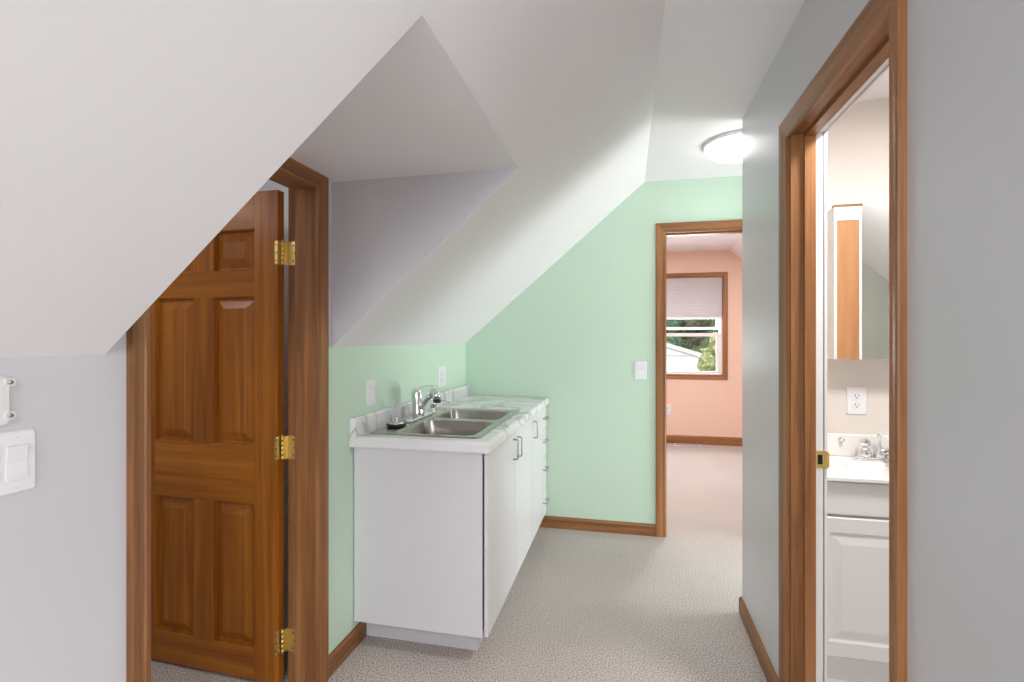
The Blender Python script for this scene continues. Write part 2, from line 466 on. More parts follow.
# trim_2: bathroom door frame (wood towards the hall, white towards the bathroom)
T2 = root('trim_2', 'stained wood bathroom door frame with brass strike plate', 'door frame', (XR, 1.5, 0), 'structure')
casing(T2, lambda s, z, t: (XR-t, s, z), 1.206, 1.902, 2.014, (.047, .074, .072))
for a, b, s in ((BY0+.0005, 1.200, 1), (1.889, BY1-.0005, -1)):
    mb = MB(); mb.box(XR-.001, XR+.072, a, b, 0, 2.032); part(mb, 'side_jamb', 'trimZ', T2)
    mb = MB(); mb.box(XR+.0722, XR+BW+.003, a, b, 0, 2.032); part(mb, 'painted_jamb', 'whitepaint', T2)['label'] = 'white painted jamb edge'
    mb = MB()
    f = a if s < 0 else b
    mb.box(XR+.038, XR+.0715, min(f, f+s*.013), max(f, f+s*.013), 0, 2.008); part(mb, 'door_stop', 'trimZ', T2)
mb = MB(); mb.box(XR-.001, XR+.072, 1.200, 1.889, 2.019, 2.0345); part(mb, 'head_jamb', 'trimY', T2)
mb = MB(); mb.box(XR+.0722, XR+BW+.003, 1.200, 1.889, 2.019, 2.0345); part(mb, 'painted_head_jamb', 'whitepaint', T2)['label'] = 'white painted head jamb edge'
mb = MB(); mb.box(XR+.038, XR+.0715, 1.200, 1.889, 2.006, 2.019); part(mb, 'head_stop', 'trimY', T2)
mb = MB()
mb.box(XR+.0722, XR+.1105, 1.8872, 1.8889, .895, .953, 0)
mb.box(XR+.1105, XR+.1130, 1.8800, 1.8889, .900, .948, 0)
mb.box(XR+.080, XR+.095, 1.8869, 1.8872, .908, .940, 1)
part(mb, 'strike_plate', ['brass', 'dark'], T2)
for s in (-1, 1):   # white casing on the bathroom side
    y = 1.200 if s < 0 else 1.889
    mb = MB(); mb.box(XR+BW, XR+BW+.012, min(y, y+s*.062), max(y, y+s*.062), .0, 2.085); part(mb, 'bath_casing', 'whitepaint', T2)
mb = MB(); mb.box(XR+BW, XR+BW+.012, 1.200, 1.889, 2.019, 2.085); part(mb, 'bath_head_casing', 'whitepaint', T2)

# trim_3: frame of the doorway in the green wall
T3 = root('trim_3', 'stained wood door frame in the green end wall', 'door frame', (.64, YB, 0), 'structure')
casing(T3, lambda s, z, t: (s, YB-t, z), .257, 1.009, 2.034, .066, mats=('trimZ', 'trimZ', 'trimX'))
for a, b in ((DX0+.0005, .261), (1.005, DX1-.0005)):
    mb = MB(); mb.box(a, b, YB-.001, YB+.118, 0, DZ-.0005); part(mb, 'side_jamb', 'trimZ', T3)
mb = MB(); mb.box(.261, 1.005, YB-.001, YB+.118, 2.0375, DZ-.0005); part(mb, 'head_jamb', 'trimX', T3)
mb = MB(); mb.box(.261, 1.005, YB+.04, YB+.075, 2.026, 2.0375); part(mb, 'head_stop', 'trimX', T3)
casing(T3, lambda s, z, t: (s, YB+.115+t, z), .257, 1.009, 2.034, .066, mats=('trimZ', 'trimZ', 'trimX'))

# baseboards
BP = [(0, 0), (.013, 0), (.013, .062), (.010, .070), (.006, .076), (.003, .080), (0, .080)]
def base(name, fn, a, b, label, mat):
    mb = MB(); mb.loft([[fn(a, t, z) for t, z in BP], [fn(b, t, z) for t, z in BP]])
    struct(mb, name, mat, label, 'baseboard')
base('baseboard_left', lambda s, t, z: (XL+t, s, z), 1.776, 2.075, 'short stained baseboard between door frame and sink cabinet', 'trimY')
base('baseboard_left_near', lambda s, t, z: (XL+t, s, z), YN, .948, 'stained baseboard under the grey wall at left', 'trimY')
base('baseboard_end', lambda s, t, z: (s, YB-t, z), -.62, .1905, 'stained baseboard along the green end wall', 'trimX')
base('baseboard_right', lambda s, t, z: (XR-t, s, z), 1.956, YR+.013, 'stained baseboard along the grey right wall', 'trimY')
base('baseboard_right_near', lambda s, t, z: (XR-t, s, z), .38, 1.119, 'stained baseboard under the near grey right wall', 'trimY')
base('baseboard_landing', lambda s, t, z: (s, YR+t, z), XR-.013, XE, 'stained baseboard round the corner of the right wall', 'trimX')
base('baseboard_far', lambda s, t, z: (s, YP-t, z*1.3), FX0, FX1, 'stained baseboard under the far peach wall', 'trimX')

# ------------------------------------------------------------------ door_1 : six panel door, swung open into the side room
HX, HY = -1.293, 1.690
A = math.radians(2.3)
D1 = root('door_1', 'brown six panel wooden door standing open at left', 'door', (HX, HY, 0), 'structure', None, -A, True)
# local frame: -x runs along the leaf away from the hinge, +y is the thickness (away from camera)
TK, DW, DB, DT = .035, .705, .012, 1.895
ST, PW, MU = .107, .198, .095
zr = [DB, .131, .689, .912, 1.492, 1.592, 1.752, DT]
cols = [(-ST-PW, -ST), (-ST-2*PW-MU, -ST-PW-MU)]
def leafbox(mb, x0, x1, z0, z1): mb.box(x0, x1, 0, TK, z0, z1, 0, .0012)
for nm, x0, x1 in (('stile', -ST, 0), ('stile', -DW, -DW+ST)):
    mb = MB(); leafbox(mb, x0, x1, DB, DT); part(mb, nm, 'doorZ', D1)
for z0, z1 in ((zr[0], zr[1]), (zr[2], zr[3]), (zr[4], zr[5]), (zr[6], zr[7])):
    mb = MB(); leafbox(mb, -DW+ST, -ST, z0, z1); part(mb, 'rail', 'doorX', D1)
for z0, z1 in ((zr[1], zr[2]), (zr[3], zr[4]), (zr[5], zr[6])):
    mb = MB(); leafbox(mb, -ST-PW-MU, -ST-PW, z0, z1); part(mb, 'mullion', 'doorZ', D1)
    for x0, x1 in cols:
        x0b = max(x0, -DW+ST)
        mb = MB()
        def ring(i, d): return [(x0b+i, d, z0+i), (x1-i, d, z0+i), (x1-i, d, z1-i), (x0b+i, d, z1-i)]
        mb.loft([ring(0, TK-.004), ring(0, .002), ring(.003, .004), ring(.007, .019), ring(.014, .0195), ring(.046, .0065), ring(.048, .004)])
        part(mb, 'panel', 'doorZ', D1)
for zc in (.170, .910, 1.656):
    hz = .0455
    mb = MB()
    # plate wrapped on the door edge
    lp = [(y, z) for y, z in rrect(-.0045, TK-.004, zc-hz, zc+hz, .008, 4)]
    mb.loft([[(-.006, y, z) for y, z in rrect(-.0012, .0012, zc-hz, zc+hz, .001, 2)], [(-.005, y, z) for y, z in rrect(-.0012, .0012, zc-hz, zc+hz, .001, 2)]])
    mb.loft([[(0.0002, y, z) for y, z in lp], [(.0024, y, z) for y, z in lp]])
    hg = part(mb, 'hinge', 'brass', D1)
    # wrap on the face seen from the hall
    mb = MB()
    lp = rrect(-.012, .0005, zc-hz, zc+hz, .007, 4)
    mb.loft([[(x, -.0018, z) for x, z in lp], [(x, .0002, z) for x, z in lp]])
    for dz in (-.03, 0, .03):
        mb.lathe([(.003, -.0024), (.003, -.0017)], (-.007+(.002 if dz == 0 else 0), 0, zc+dz), 'Y', 8, 1)
    part(mb, 'hinge_leaf', ['brass', 'dark'], hg)
    mb = MB()
    for k in range(5):
        z0 = zc-hz+k*.0182
        mb.lathe([(.0005, z0), (.0046, z0+.0006), (.0046, z0+.0172), (.0005, z0+.0178)], (.0105, .013, 0), 'Z', 14)
    mb.lathe([(.0005, zc+hz), (.0045, zc+hz), (.0045, zc+hz+.003), (.0005, zc+hz+.005)], (.0105, .013, 0), 'Z', 12)
    part(mb, 'hinge_pin', 'brass', hg)
    # leaf let into the jamb, lying on the frame's face
    mb = MB()
    lp = rrect(.0145, .058, zc-hz, zc+hz, .008, 4)
    yj = .0345
    mb.loft([[(x, yj-.0022-(x-.0145)*0, z) for x, z in lp], [(x, yj+.002, z) for x, z in lp]])
    for dz in (-.03, 0, .03):
        mb.lathe([(.0033, yj-.0029), (.0033, yj-.0020)], (.044+(.006 if dz == 0 else 0), 0, zc+dz), 'Y', 8, 1)
    mb.loft([[(.0105, .011, zc-hz+.002), (.0105, .015, zc-hz+.002), (.0105, .015, zc+hz-.002), (.0105, .011, zc+hz-.002)],
             [(.016, yj-.002, zc-hz+.002), (.016, yj+.001, zc-hz+.002), (.016, yj+.001, zc+hz-.002), (.016, yj-.002, zc+hz-.002)]])
    part(mb, 'hinge_leaf', ['brass', 'dark'], hg)

# ------------------------------------------------------------------ kitchen cabinets along the left wall
XF = -.549                      # face of the doors
CZ0, CZ1 = .113, .8655
YC0 = 1.985
def pull(par, p0, p1, d=(1, 0, 0)):
    p0, p1, d = Vector(p0), Vector(p1), Vector(d)
    a = (p1-p0).normalized()
    pts = [p0, p0+d*.018, p0+d*.0235+a*.0025, p0+d*.026+a*.008]
    n = 4
    pts += [p0+d*.026+a*.008+(p1-p0-a*.016)*(k/n) for k in range(1, n)]
    pts += [p1+d*.026-a*.008, p1+d*.0235-a*.0025, p1+d*.018, p1]
    mb = MB(); mb.tube(pts, .0042, 8)
    part(mb, 'handle', 'nickel', par)
def carcass(r, y0, y1):
    x0, x1, t = XL+.004, XF-.023, .018
    for a in (y0, y1-t):
        mb = MB(); mb.box(x0, x1, a, a+t, CZ0, CZ1, 0, .0008); part(mb, 'side_panel', 'melamine', r)
    mb = MB(); mb.box(x0, x1, y0+t, y1-t, CZ0, CZ0+t); part(mb, 'bottom_panel', 'melamine', r)
    mb = MB(); mb.box(x0, x0+.006, y0+t, y1-t, CZ0+t, CZ1-.28); part(mb, 'back_panel', 'melamine', r)
    mb = MB(); mb.box(x1-.02, x1, y0+t, y1-t, CZ1-.03, CZ1); part(mb, 'front_rail', 'melamine', r)
def slab(r, nm, y0, y1, z0, z1):
    mb = MB(); mb.box(XF-.016, XF, y0, y1, z0, z1, 0, .0015)
    return part(mb, nm, 'melamine', r)
Y1, Y2, Y3 = 2.976, 3.345, YB-.006
K1 = root('sink_cabinet', 'white two door base cabinet under the stainless sink', 'cabinet', (-.85, 2.48, 0))
carcass(K1, YC0, Y1)
d = slab(K1, 'door', YC0+.010, 2.512, CZ0, CZ1-.004); pull(d, (XF-.001, 2.470, .728), (XF-.001, 2.470, .826))
d = slab(K1, 'door', 2.516, Y1-.003, CZ0, CZ1-.004); pull(d, (XF-.001, 2.560, .724), (XF-.001, 2.560, .822))
mb = MB(); mb.box(XL+.001, -.620, 2.08, Y1-.001, 0, CZ0-.0005); part(mb, 'toe_kick', 'kick', K1)
K2 = root('narrow_cabinet', 'narrow white one door cabinet between sink cabinet and drawers', 'cabinet', (-.85, 3.16, 0))
carcass(K2, Y1+.002, Y2)
d = slab(K2, 'door', Y1+.003, Y2-.002, CZ0, CZ1-.004); pull(d, (XF-.001, 3.03, .728), (XF-.001, 3.03, .826))
mb = MB(); mb.box(XL+.001, -.620, Y1+.001, Y2, 0, CZ0-.0005); part(mb, 'toe_kick', 'kick', K2)
K3 = root('drawer_cabinet', 'white four drawer cabinet against the green end wall', 'cabinet', (-.85, 3.45, 0))
carcass(K3, Y2+.002, Y3)
mb = MB(); mb.box(XL+.001, -.620, Y2+.001, Y3, 0, CZ0-.0005); part(mb, 'toe_kick', 'kick', K3)
zz = [CZ0, .315, .520, .708, CZ1-.004]
for z0, z1 in zip(zz, zz[1:]):
    d = slab(K3, 'drawer', Y2+.002, Y3-.004, z0, z1-.004)
    zh = {0: .215, 1: .438, 2: .628, 3: .785}[zz.index(z0)]
    pull(d, (XF-.001, 3.395, zh), (XF-.001, 3.49, zh))

# countertop with sink cut-out
CT0, CT1 = .868, .913
YT0, YT1, XT = 1.955, YB-.004, -.533
CT = root('countertop', 'white marble look countertop with grey veins over the cabinets', 'countertop', (-.85, 2.75, CT0))
SX0, SX1, SY0, SY1 = -1.100, -.592, 2.022, 2.862
mb = MB()
def edge(o, i):   # rounded nosing
    return [(XL+.002, YT0+i, o), (XT-i, YT0+i, o), (XT-i, YT1, o), (XL+.002, YT1, o)]
hole = [(SX0+.03, SY0+.03), (SX1-.03, SY0+.03), (SX1-.03, SY1-.03), (SX0+.03, SY1-.03)]
mb.loft([edge(CT0, .003), edge(CT0+.006, 0), edge(CT1-.012, 0), edge(CT1-.004, .004), edge(CT1, .012)], 0, False, False)
mb.fill([edge(CT1, .012), [(x, y, CT1) for x, y in hole]]); mb.fill([edge(CT0, .003), [(x, y, CT0) for x, y in hole]])
mb.loft([[(x, y, CT0) for x, y in hole], [(x, y, CT1) for x, y in hole]], 0, False, False)
bmesh.ops.remove_doubles(mb.bm, verts=mb.bm.verts, dist=1e-5)
part(mb, 'top', 'marble', CT)
mb = MB()
mb.prism([(XL+.001, CT0), (XL+.030, CT0), (XL+.030, .982), (XL+.024, .991), (XL+.001, .991)], 'Y', YT0-.004, YT1, 0)
part(mb, 'backsplash', 'marble', CT)

# stainless double bowl sink
SK = root('double_sink', 'stainless steel double bowl sink set in the countertop', 'sink', (-.85, 2.44, CT1))
RZ = CT1+.006
b1 = (-1.0, -.628, 2.047, 2.432); b2 = (-1.0, -.628, 2.474, 2.812)
mb = MB()
outer = rrect(SX0, SX1, SY0, SY1, .03, 6)
outi = rrect(SX0+.012, SX1-.012, SY0+.012, SY1-.012, .024, 6)
mb.loft([[(x, y, CT1+.0006) for x, y in outer], [(x, y, RZ-.001) for x, y in rrect(SX0+.003, SX1-.003, SY0+.003, SY1-.003, .028, 6)], [(x, y, RZ) for x, y in outi]], 0, False, False, True, True)
mb.fill([[(x, y, RZ) for x, y in outi], [(x, y, RZ) for x, y in rrect(*b1, .05, 7)], [(x, y, RZ) for x, y in rrect(*b2, .05, 7)]])
part(mb, 'rim', 'steel', SK)
for bx in (b1, b2):
    mb = MB(); loops = []
    x0, x1, y0, y1 = bx
    for ins, z, r in ((0, RZ, .05), (.004, RZ-.002, .048), (.007, RZ-.008, .046), (.012, RZ-.09, .05), (.016, RZ-.145, .055), (.026, RZ-.162, .055), (.045, RZ-.170, .05), (.10, RZ-.173, .03)):
        loops.append([(x, y, z) for x, y in rrect(x0+ins, x1-ins, y0+ins, y1-ins, r, 7)])
    mb.loft(loops, 0, False, True, True, True)
    bw = part(mb, 'bowl', 'steel', SK)
    cx, cy = (x0+x1)/2, (y0+y1)/2
    mb = MB(); mb.lathe([(.044, RZ-.1728), (.044, RZ-.1708), (.038, RZ-.1695), (.032, RZ-.172), (.004, RZ-.1725)], (cx, cy, 0), 'Z', 24)
    part(mb, 'drain', 'chrome', bw)

# kitchen faucet on the sink deck
FX, FY = -1.045, 2.445
FA = root('kitchen_faucet', 'chrome single lever faucet with pull-out spray head on the double sink', 'faucet', (FX, FY, RZ))
mb = MB()
o = rrect(FX-.028, FX+.028, FY-.150, FY+.150, .027, 8); i2 = rrect(FX-.022, FX+.022, FY-.144, FY+.144, .0215, 8)
mb.loft([[(x, y, RZ+.0003) for x, y in o], [(x, y, RZ+.010) for x, y in o], [(x, y, RZ+.016) for x, y in i2]], 0, True, True, True, True)
part(mb, 'base_plate', 'chrome', FA)
mb = MB()
lo = []
for z, rx, ry, dx in ((.012, .031, .031, 0), (.03, .029, .029, -.001), (.09, .028, .028, -.004), (.130, .029, .029, -.006), (.148, .025, .025, -.006), (.155, .012, .012, -.006)):
    lo.append([(FX+dx+rx*math.cos(2*PI*k/24), FY+ry*math.sin(2*PI*k/24), RZ+z) for k in range(24)])
mb.loft(lo, 0, True, True, True, True); part(mb, 'body', 'chrome', FA)
mb = MB()
sp = [(FX+.006, FY-.002, RZ+.045), (FX+.035, FY-.011, RZ+.078), (FX+.065, FY-.021, RZ+.112), (FX+.085, FY-.027, RZ+.132)]
mb.tube(sp, [.015, .015, .0155, .017], 16)
spo = part(mb, 'spout', 'chrome', FA)
mb = MB()
mb.tube([(FX+.078, FY-.025, RZ+.125), (FX+.093, FY-.030, RZ+.138), (FX+.107, FY-.034, RZ+.137), (FX+.115, FY-.037, RZ+.122), (FX+.117, FY-.0375, RZ+.106)], [.0175, .0205, .022, .021, .020], 16)
part(mb, 'spray_head', 'chrome', spo)
mb = MB(); mb.lathe([(.0195, -.012), (.0205, 0), (.018, .004)], (FX+.1175, FY-.0375, RZ+.100), 'Z', 16); part(mb, 'spray_tip', 'rubber', spo)
mb = MB()
lp = []
for t, z, w in ((-.004, .146, .010), (.018, .158, .012), (.045, .166, .011), (.075, .169, .010), (.105, .168, .011), (.118, .166, .007)):
    x = FX+t; yl = FY-t*.32
    lp.append([(x, yl-w, RZ+z), (x, yl+w, RZ+z), (x, yl+w*.8, RZ+z+.005), (x, yl-w*.8, RZ+z+.005)])
mb.loft(lp, 0, True, True, True, True); part(mb, 'lever', 'chrome', FA)

# soap dispenser
SD = root('soap_dispenser', 'small chrome dispenser with thin curved spout right of the kitchen faucet', 'dispenser', (-1.045, 2.645, RZ))
x, y = -1.045, 2.645
mb = MB(); mb.lathe([(.021, RZ+.0003), (.021, RZ+.006), (.013, RZ+.010), (.0125, RZ+.035), (.016, RZ+.037), (.016, RZ+.060), (.012, RZ+.064), (.002, RZ+.065)], (x, y, 0), 'Z', 18)
part(mb, 'body', 'chrome', SD)
mb = MB(); mb.tube([(x, y, RZ+.058), (x+.03, y+.004, RZ+.066), (x+.06, y+.009, RZ+.070), (x+.085, y+.012, RZ+.066), (x+.098, y+.014, RZ+.055)], [.005, .0048, .0045, .004, .0038], 10)
part(mb, 'spout', 'chrome', SD)

# grey upright cylinder (sprayer) and strainer basket
x, y = -1.077, 2.268
mb = MB(); mb.lathe([(.021, RZ+.0003), (.021, RZ+.010), (.0165, RZ+.014), (.0165, RZ+.090), (.0155, RZ+.098), (.010, RZ+.102), (.002, RZ+.103)], (x, y, 0), 'Z', 20)
tag(mb.build('side_sprayer', 'graycyl', None, (x, y, RZ)), 'short upright grey cylinder on the sink deck left of the faucet', 'sink sprayer')
x, y = -1.045, 2.190
ST1 = root('sink_strainer', 'black rimmed sink strainer lying on the sink corner', 'strainer', (x, y, RZ))
mb = MB(); mb.lathe([(.030, RZ+.0004), (.043, RZ+.004), (.046, RZ+.010), (.044, RZ+.015), (.036, RZ+.016), (.030, RZ+.013)], (x, y, 0), 'Z', 28); part(mb, 'rubber_rim', 'rubber', ST1)
mb = MB(); mb.lathe([(.036, RZ+.0135), (.036, RZ+.018), (.030, RZ+.020), (.012, RZ+.0195), (.006, RZ+.022), (.006, RZ+.034), (.010, RZ+.036), (.010, RZ+.041), (.003, RZ+.043)], (x, y, 0), 'Z', 24); part(mb, 'metal_basket', 'chrome', ST1)

# ------------------------------------------------------------------ electrical plates
def frame_fn(plane, c, z):
    """maps (s, h, t) to world; s to the viewer's right, t out of the wall"""
    if plane == 'left':  return lambda s, h, t: (XL+t, c+s, z+h)
    if plane == 'end':   return lambda s, h, t: (c+s, YB-t, z+h)
    if plane == 'bath':  return lambda s, h, t: (c+s, 2.55-t, z+h)
    if plane == 'peach': return lambda s, h, t: (c+s, YP-t, z+h)
def plate(r, fn, w, h):
    mb = MB()
    A_ = rrect(-w/2, w/2, -h/2, h/2, .006, 4); B_ = rrect(-w/2+.004, w/2-.004, -h/2+.004, h/2-.004, .004, 4)
    mb.loft([[fn(a, b, 0.0004) for a, b in A_], [fn(a, b, .003) for a, b in A_], [fn(a, b, .0062) for a, b in B_]])
    return part(mb, 'plate', 'plastic', r)
def rocker(r, fn, s, w=.034, h=.066):
    mb = MB()
    g = rrect(s-w/2-.0012, s+w/2+.0012, -h/2-.0012, h/2+.0012, .002, 2)
    mb.loft([[fn(a, b, .0055) for a, b in g], [fn(a, b, .0065) for a, b in g]], 1)
    P = [(-h/2, .0066), (-h/2, .0098), (0, .0075), (h/2, .0120), (h/2, .0066)]
    mb.loft([[fn(s-w/2, b, t) for b, t in P], [fn(s+w/2, b, t) for b, t in P]], 0)
    part(mb, 'rocker', ['plastic', 'offplastic'], r)
def screws(r, fn, pts):
    for s, h in pts:
        mb = MB()
        c = [fn(s+.0028*math.cos(2*PI*k/10), h+.0028*math.sin(2*PI*k/10), .0060) for k in range(10)]
        d = [fn(s+.0025*math.cos(2*PI*k/10), h+.0025*math.sin(2*PI*k/10), .0072) for k in range(10)]
        mb.loft([c, d]); part(mb, 'screw', 'offplastic', r)
def duplex(r, fn, s=0):
    for hc in (-.020, .020):
        mb = MB()
        g = rrect(s-.017, s+.017, hc-.0145, hc+.0145, .010, 5)
        mb.loft([[fn(a, b, .0055) for a, b in g], [fn(a, b, .0078) for a, b in g]], 0)
        for dx, hh in ((-.0065, .009), (.0065, .007)):
            q = [(s+dx-.0012, hc+.0035-hh/2), (s+dx+.0012, hc+.0035-hh/2), (s+dx+.0012, hc+.0035+hh/2), (s+dx-.0012, hc+.0035+hh/2)]
            mb.loft([[fn(a, b, .0076) for a, b in q], [fn(a, b, .0081) for a, b in q]], 1)
        q = [(s+.0027*math.cos(2*PI*k/10), hc-.0075+.0027*math.sin(2*PI*k/10)) for k in range(10)]
        mb.loft([[fn(a, b, .0076) for a, b in q], [fn(a, b, .0081) for a, b in q]], 1)
        part(mb, 'receptacle', ['plastic', 'dark'], r)

fn = frame_fn('left', .7195, 1.092)
r = root('light_switch', 'white double rocker switch on the grey knee wall at left', 'light switch', (XL, .7195, 1.092))
plate(r, fn, .116, .120); rocker(r, fn, .0225); rocker(r, fn, -.0225); screws(r, fn, [(.0225, .048), (.0225, -.048), (-.0225, .048), (-.0225, -.048)])
fn = frame_fn('end', .0925, 1.111)
r = root('light_switch', 'white single switch on the mint green end wall beside the doorway', 'light switch', (.0925, YB, 1.111))
plate(r, fn, .079, .124); rocker(r, fn, 0); screws(r, fn, [(0, .049), (0, -.049)])
fn = frame_fn('left', 2.135, 1.080)
r = root('light_switch', 'white rocker switch on pale green wall above the near end of the backsplash', 'light switch', (XL, 2.135, 1.08))
plate(r, fn, .080, .118); rocker(r, fn, 0); screws(r, fn, [(0, .048), (0, -.048)])
fn = frame_fn('left', 3.060, 1.085)
r = root('wall_outlet', 'white outlet on pale green wall above the far end of the countertop', 'outlet', (XL, 3.06, 1.085))
plate(r, fn, .125, .130); duplex(r, fn, -.028); rocker(r, fn, .028)
fn = frame_fn('bath', 1.000, 1.052)
r = root('wall_outlet', 'white duplex outlet on the beige bathroom wall above the vanity', 'outlet', (1.0, 2.55, 1.052))
plate(r, fn, .080, .124); duplex(r, fn); screws(r, fn, [(0, 0)])
fn = frame_fn('peach', .512, .42)
r = root('wall_outlet', 'white outlet low on the far peach wall', 'outlet', (.512, YP, .42))
plate(r, fn, .085, .13); duplex(r, fn); screws(r, fn, [(0, 0)])

# empty wall bracket above the double switch
WB = root('wall_bracket', 'white plastic mounting bracket on the grey wall above the double switch', 'bracket', (XL, .68, 1.21))
mb = MB()
lp = rrect(.62, .732, 1.166, 1.258, .010, 4)
lp = [(y, z) for y, z in lp]
mb.loft([[(XL+.0005, y, z) for y, z in lp], [(XL+.006, y, z) for y, z in lp], [(XL+.008, .679+(y-.679)*.95, 1.212+(z-1.212)*.94) for y, z in lp]])
wp = part(mb, 'back_plate', 'offplastic', WB)
for zc in (1.247, 1.184):
    mb = MB(); mb.prism(rrect(.722, .739, zc-.008, zc+.008, .005, 4), 'X', XL+.0005, XL+.010)
    tb = part(mb, 'tab', 'offplastic', WB)
    mb = MB(); mb.lathe([(.0042, .0), (.0042, .0025), (.001, .003)], (XL+.010, .730, zc), 'X', 12); part(mb, 'screw', 'nickel', tb)
for y, z in ((.705, 1.247), (.700, 1.232), (.70, 1.20), (.66, 1.245)):
    mb = MB(); mb.lathe([(.0025, 0), (.0025, .0006)], (XL+.008, y, z), 'X', 10)
    part(mb, 'screw_hole', 'dark', WB)

# ------------------------------------------------------------------ ceiling lamp in the hall
LX, LY, LR = .605, 2.950, .195
CL = root('ceiling_light', 'round white flush ceiling light glowing beside the right wall corner', 'ceiling light', (LX, LY, ZC))
mb = MB(); mb.lathe([(LR-.012, ZC-.0005), (LR, ZC-.004), (LR, ZC-.014), (LR-.006, ZC-.018), (LR-.012, ZC-.018), (LR-.014, ZC-.010), (LR-.012, ZC-.0005)], (LX, LY, 0), 'Z', 48, 0, True, False)
part(mb, 'rim', 'plastic', CL)
M['lamp'] = emit('lamp_diffuser', (1, .985, .97, 1), 6.5)
mb = MB(); mb.lathe([(LR-.015, ZC-.012), (LR-.016, ZC-.030), (LR-.024, ZC-.046), (LR-.04, ZC-.058), (LR-.08, ZC-.070), (LR-.13, ZC-.075), (.004, ZC-.076)], (LX, LY, 0), 'Z', 48, 0, True, True)
part(mb, 'diffuser', 'lamp', CL)

# ------------------------------------------------------------------ bathroom
VX0, VX1, VY, VZ = .672, 1.478, 2.180, .785
VC = root('vanity_cabinet', 'white bathroom vanity cabinet with raised panel door', 'vanity', (1.075, 2.36, 0))
for a, b in ((VX0, VX0+.018), (VX1-.018, VX1)):
    mb = MB(); mb.box(a, b, VY+.02, 2.546, .0045, VZ); part(mb, 'side_panel', 'thermofoil', VC)
mb = MB(); mb.box(VX0+.018, VX1-.018, VY+.02, VY+.038, .11, VZ); part(mb, 'face_frame', 'thermofoil', VC)
mb = MB(); mb.box(VX0+.018, VX1-.018, VY+.03, VY+.045, .0045, .11); part(mb, 'toe_kick', 'thermofoil', VC)
mb = MB(); mb.box(VX0+.003, VX1-.003, VY, VY+.019, .653, VZ-.008, 0, .003); part(mb, 'drawer_front', 'thermofoil', VC)
for a, b in ((VX0+.03, 1.073), (1.077, VX1-.03)):
    mb = MB()
    z0, z1 = .104, .642
    def ring(i, y): return [(a+i, y, z0+i), (b-i, y, z0+i), (b-i, y, z1-i), (a+i, y, z1-i)]
    mb.loft([ring(0, VY+.019), ring(0, VY+.004), ring(.004, VY), ring(.058, VY), ring(.066, VY+.006), ring(.072, VY+.0065), ring(.102, VY+.001), ring(.106, VY+.0005)])
    part(mb, 'door', 'thermofoil', VC)
VT = root('washbasin', 'white moulded washbasin with backsplash covering the vanity cabinet', 'washbasin', (1.075, 2.35, VZ))
T0, T1z = VZ+.0005, .805
mb = MB()
BCX, BCY, BRX, BRY = 1.075, 2.335, .20, .125
ov = lambda rx, ry, z: [(BCX+rx*math.cos(2*PI*k/40), BCY+ry*math.sin(2*PI*k/40), z) for k in range(40)]
rect = lambda z, i: [(VX0-.006, 2.155+i, z), (VX1+.006, 2.155+i, z), (VX1+.006, 2.547, z), (VX0-.006, 2.547, z)]
mb.loft([rect(T0, .004), rect(T0+.004, 0), rect(T1z-.005, 0), rect(T1z, .005)], 0, True, False)
mb.fill([rect(T1z, .005), ov(BRX, BRY, T1z)])
part(mb, 'top', 'cultured', VT)
mb = MB(); mb.loft([ov(BRX, BRY, T1z), ov(BRX-.008, BRY-.008, T1z-.006), ov(BRX-.03, BRY-.025, T1z-.06), ov(BRX-.09, BRY-.06, T1z-.115), ov(.02, .02, T1z-.125)], 0, False, True, True, True)
bs = part(mb, 'basin', 'cultured', VT)
mb = MB(); mb.box(VX0-.004, VX1+.004, 2.528, 2.548, T1z+.0003, .904, 0, .004); part(mb, 'backsplash', 'cultured', VT)
mb = MB(); mb.lathe([(.011, -.0005), (.011, .004), (.006, .006), (.006, .012), (.009, .016), (.001, .018)], (.930, 0, 0), 'Y', 14)
for v in mb.bm.verts: v.co = Vector((v.co.x, 2.527-(v.co.y), v.co.z+.880))
tag(mb.build('chrome_knob', 'chrome', None, (.93, 2.527, .88)), 'tiny chrome knob on the white vanity backsplash', 'knob')
# two handle basin faucet
BX, BYf = 1.075, 2.482
BF = root('basin_faucet', 'chrome two handle basin faucet on the white vanity top', 'faucet', (BX, BYf, T1z))
mb = MB()
o = rrect(BX-.112, BX+.112, BYf-.026, BYf+.026, .025, 8); i2 = rrect(BX-.104, BX+.104, BYf-.018, BYf+.018, .0175, 8)
mb.loft([[(x, y, T1z+.0006) for x, y in o], [(x, y, T1z+.010) for x, y in o], [(x, y, T1z+.016) for x, y in i2]], 0, True, True, True, True)
part(mb, 'base_plate', 'chrome', BF)
for dx in (-.070, .070):
    mb = MB(); mb.lathe([(.024, T1z+.012), (.026, T1z+.020), (.024, T1z+.045), (.017, T1z+.052), (.012, T1z+.055), (.012, T1z+.060)], (BX+dx, BYf, 0), 'Z', 20)
    mb.lathe([(.010, T1z+.058), (.020, T1z+.063), (.023, T1z+.074), (.019, T1z+.086), (.008, T1z+.092), (.001, T1z+.093)], (BX+dx, BYf, 0), 'Z', 10, 0, False)
    part(mb, 'knob', 'chrome', BF)
mb = MB(); mb.lathe([(.026, T1z+.012), (.024, T1z+.03), (.016, T1z+.045), (.010, T1z+.056), (.005, T1z+.070), (.0045, T1z+.100), (.008, T1z+.103), (.009, T1z+.112), (.002, T1z+.115)], (BX-.012, BYf+.002, 0), 'Z', 20); part(mb, 'lift_rod', 'chrome', BF)
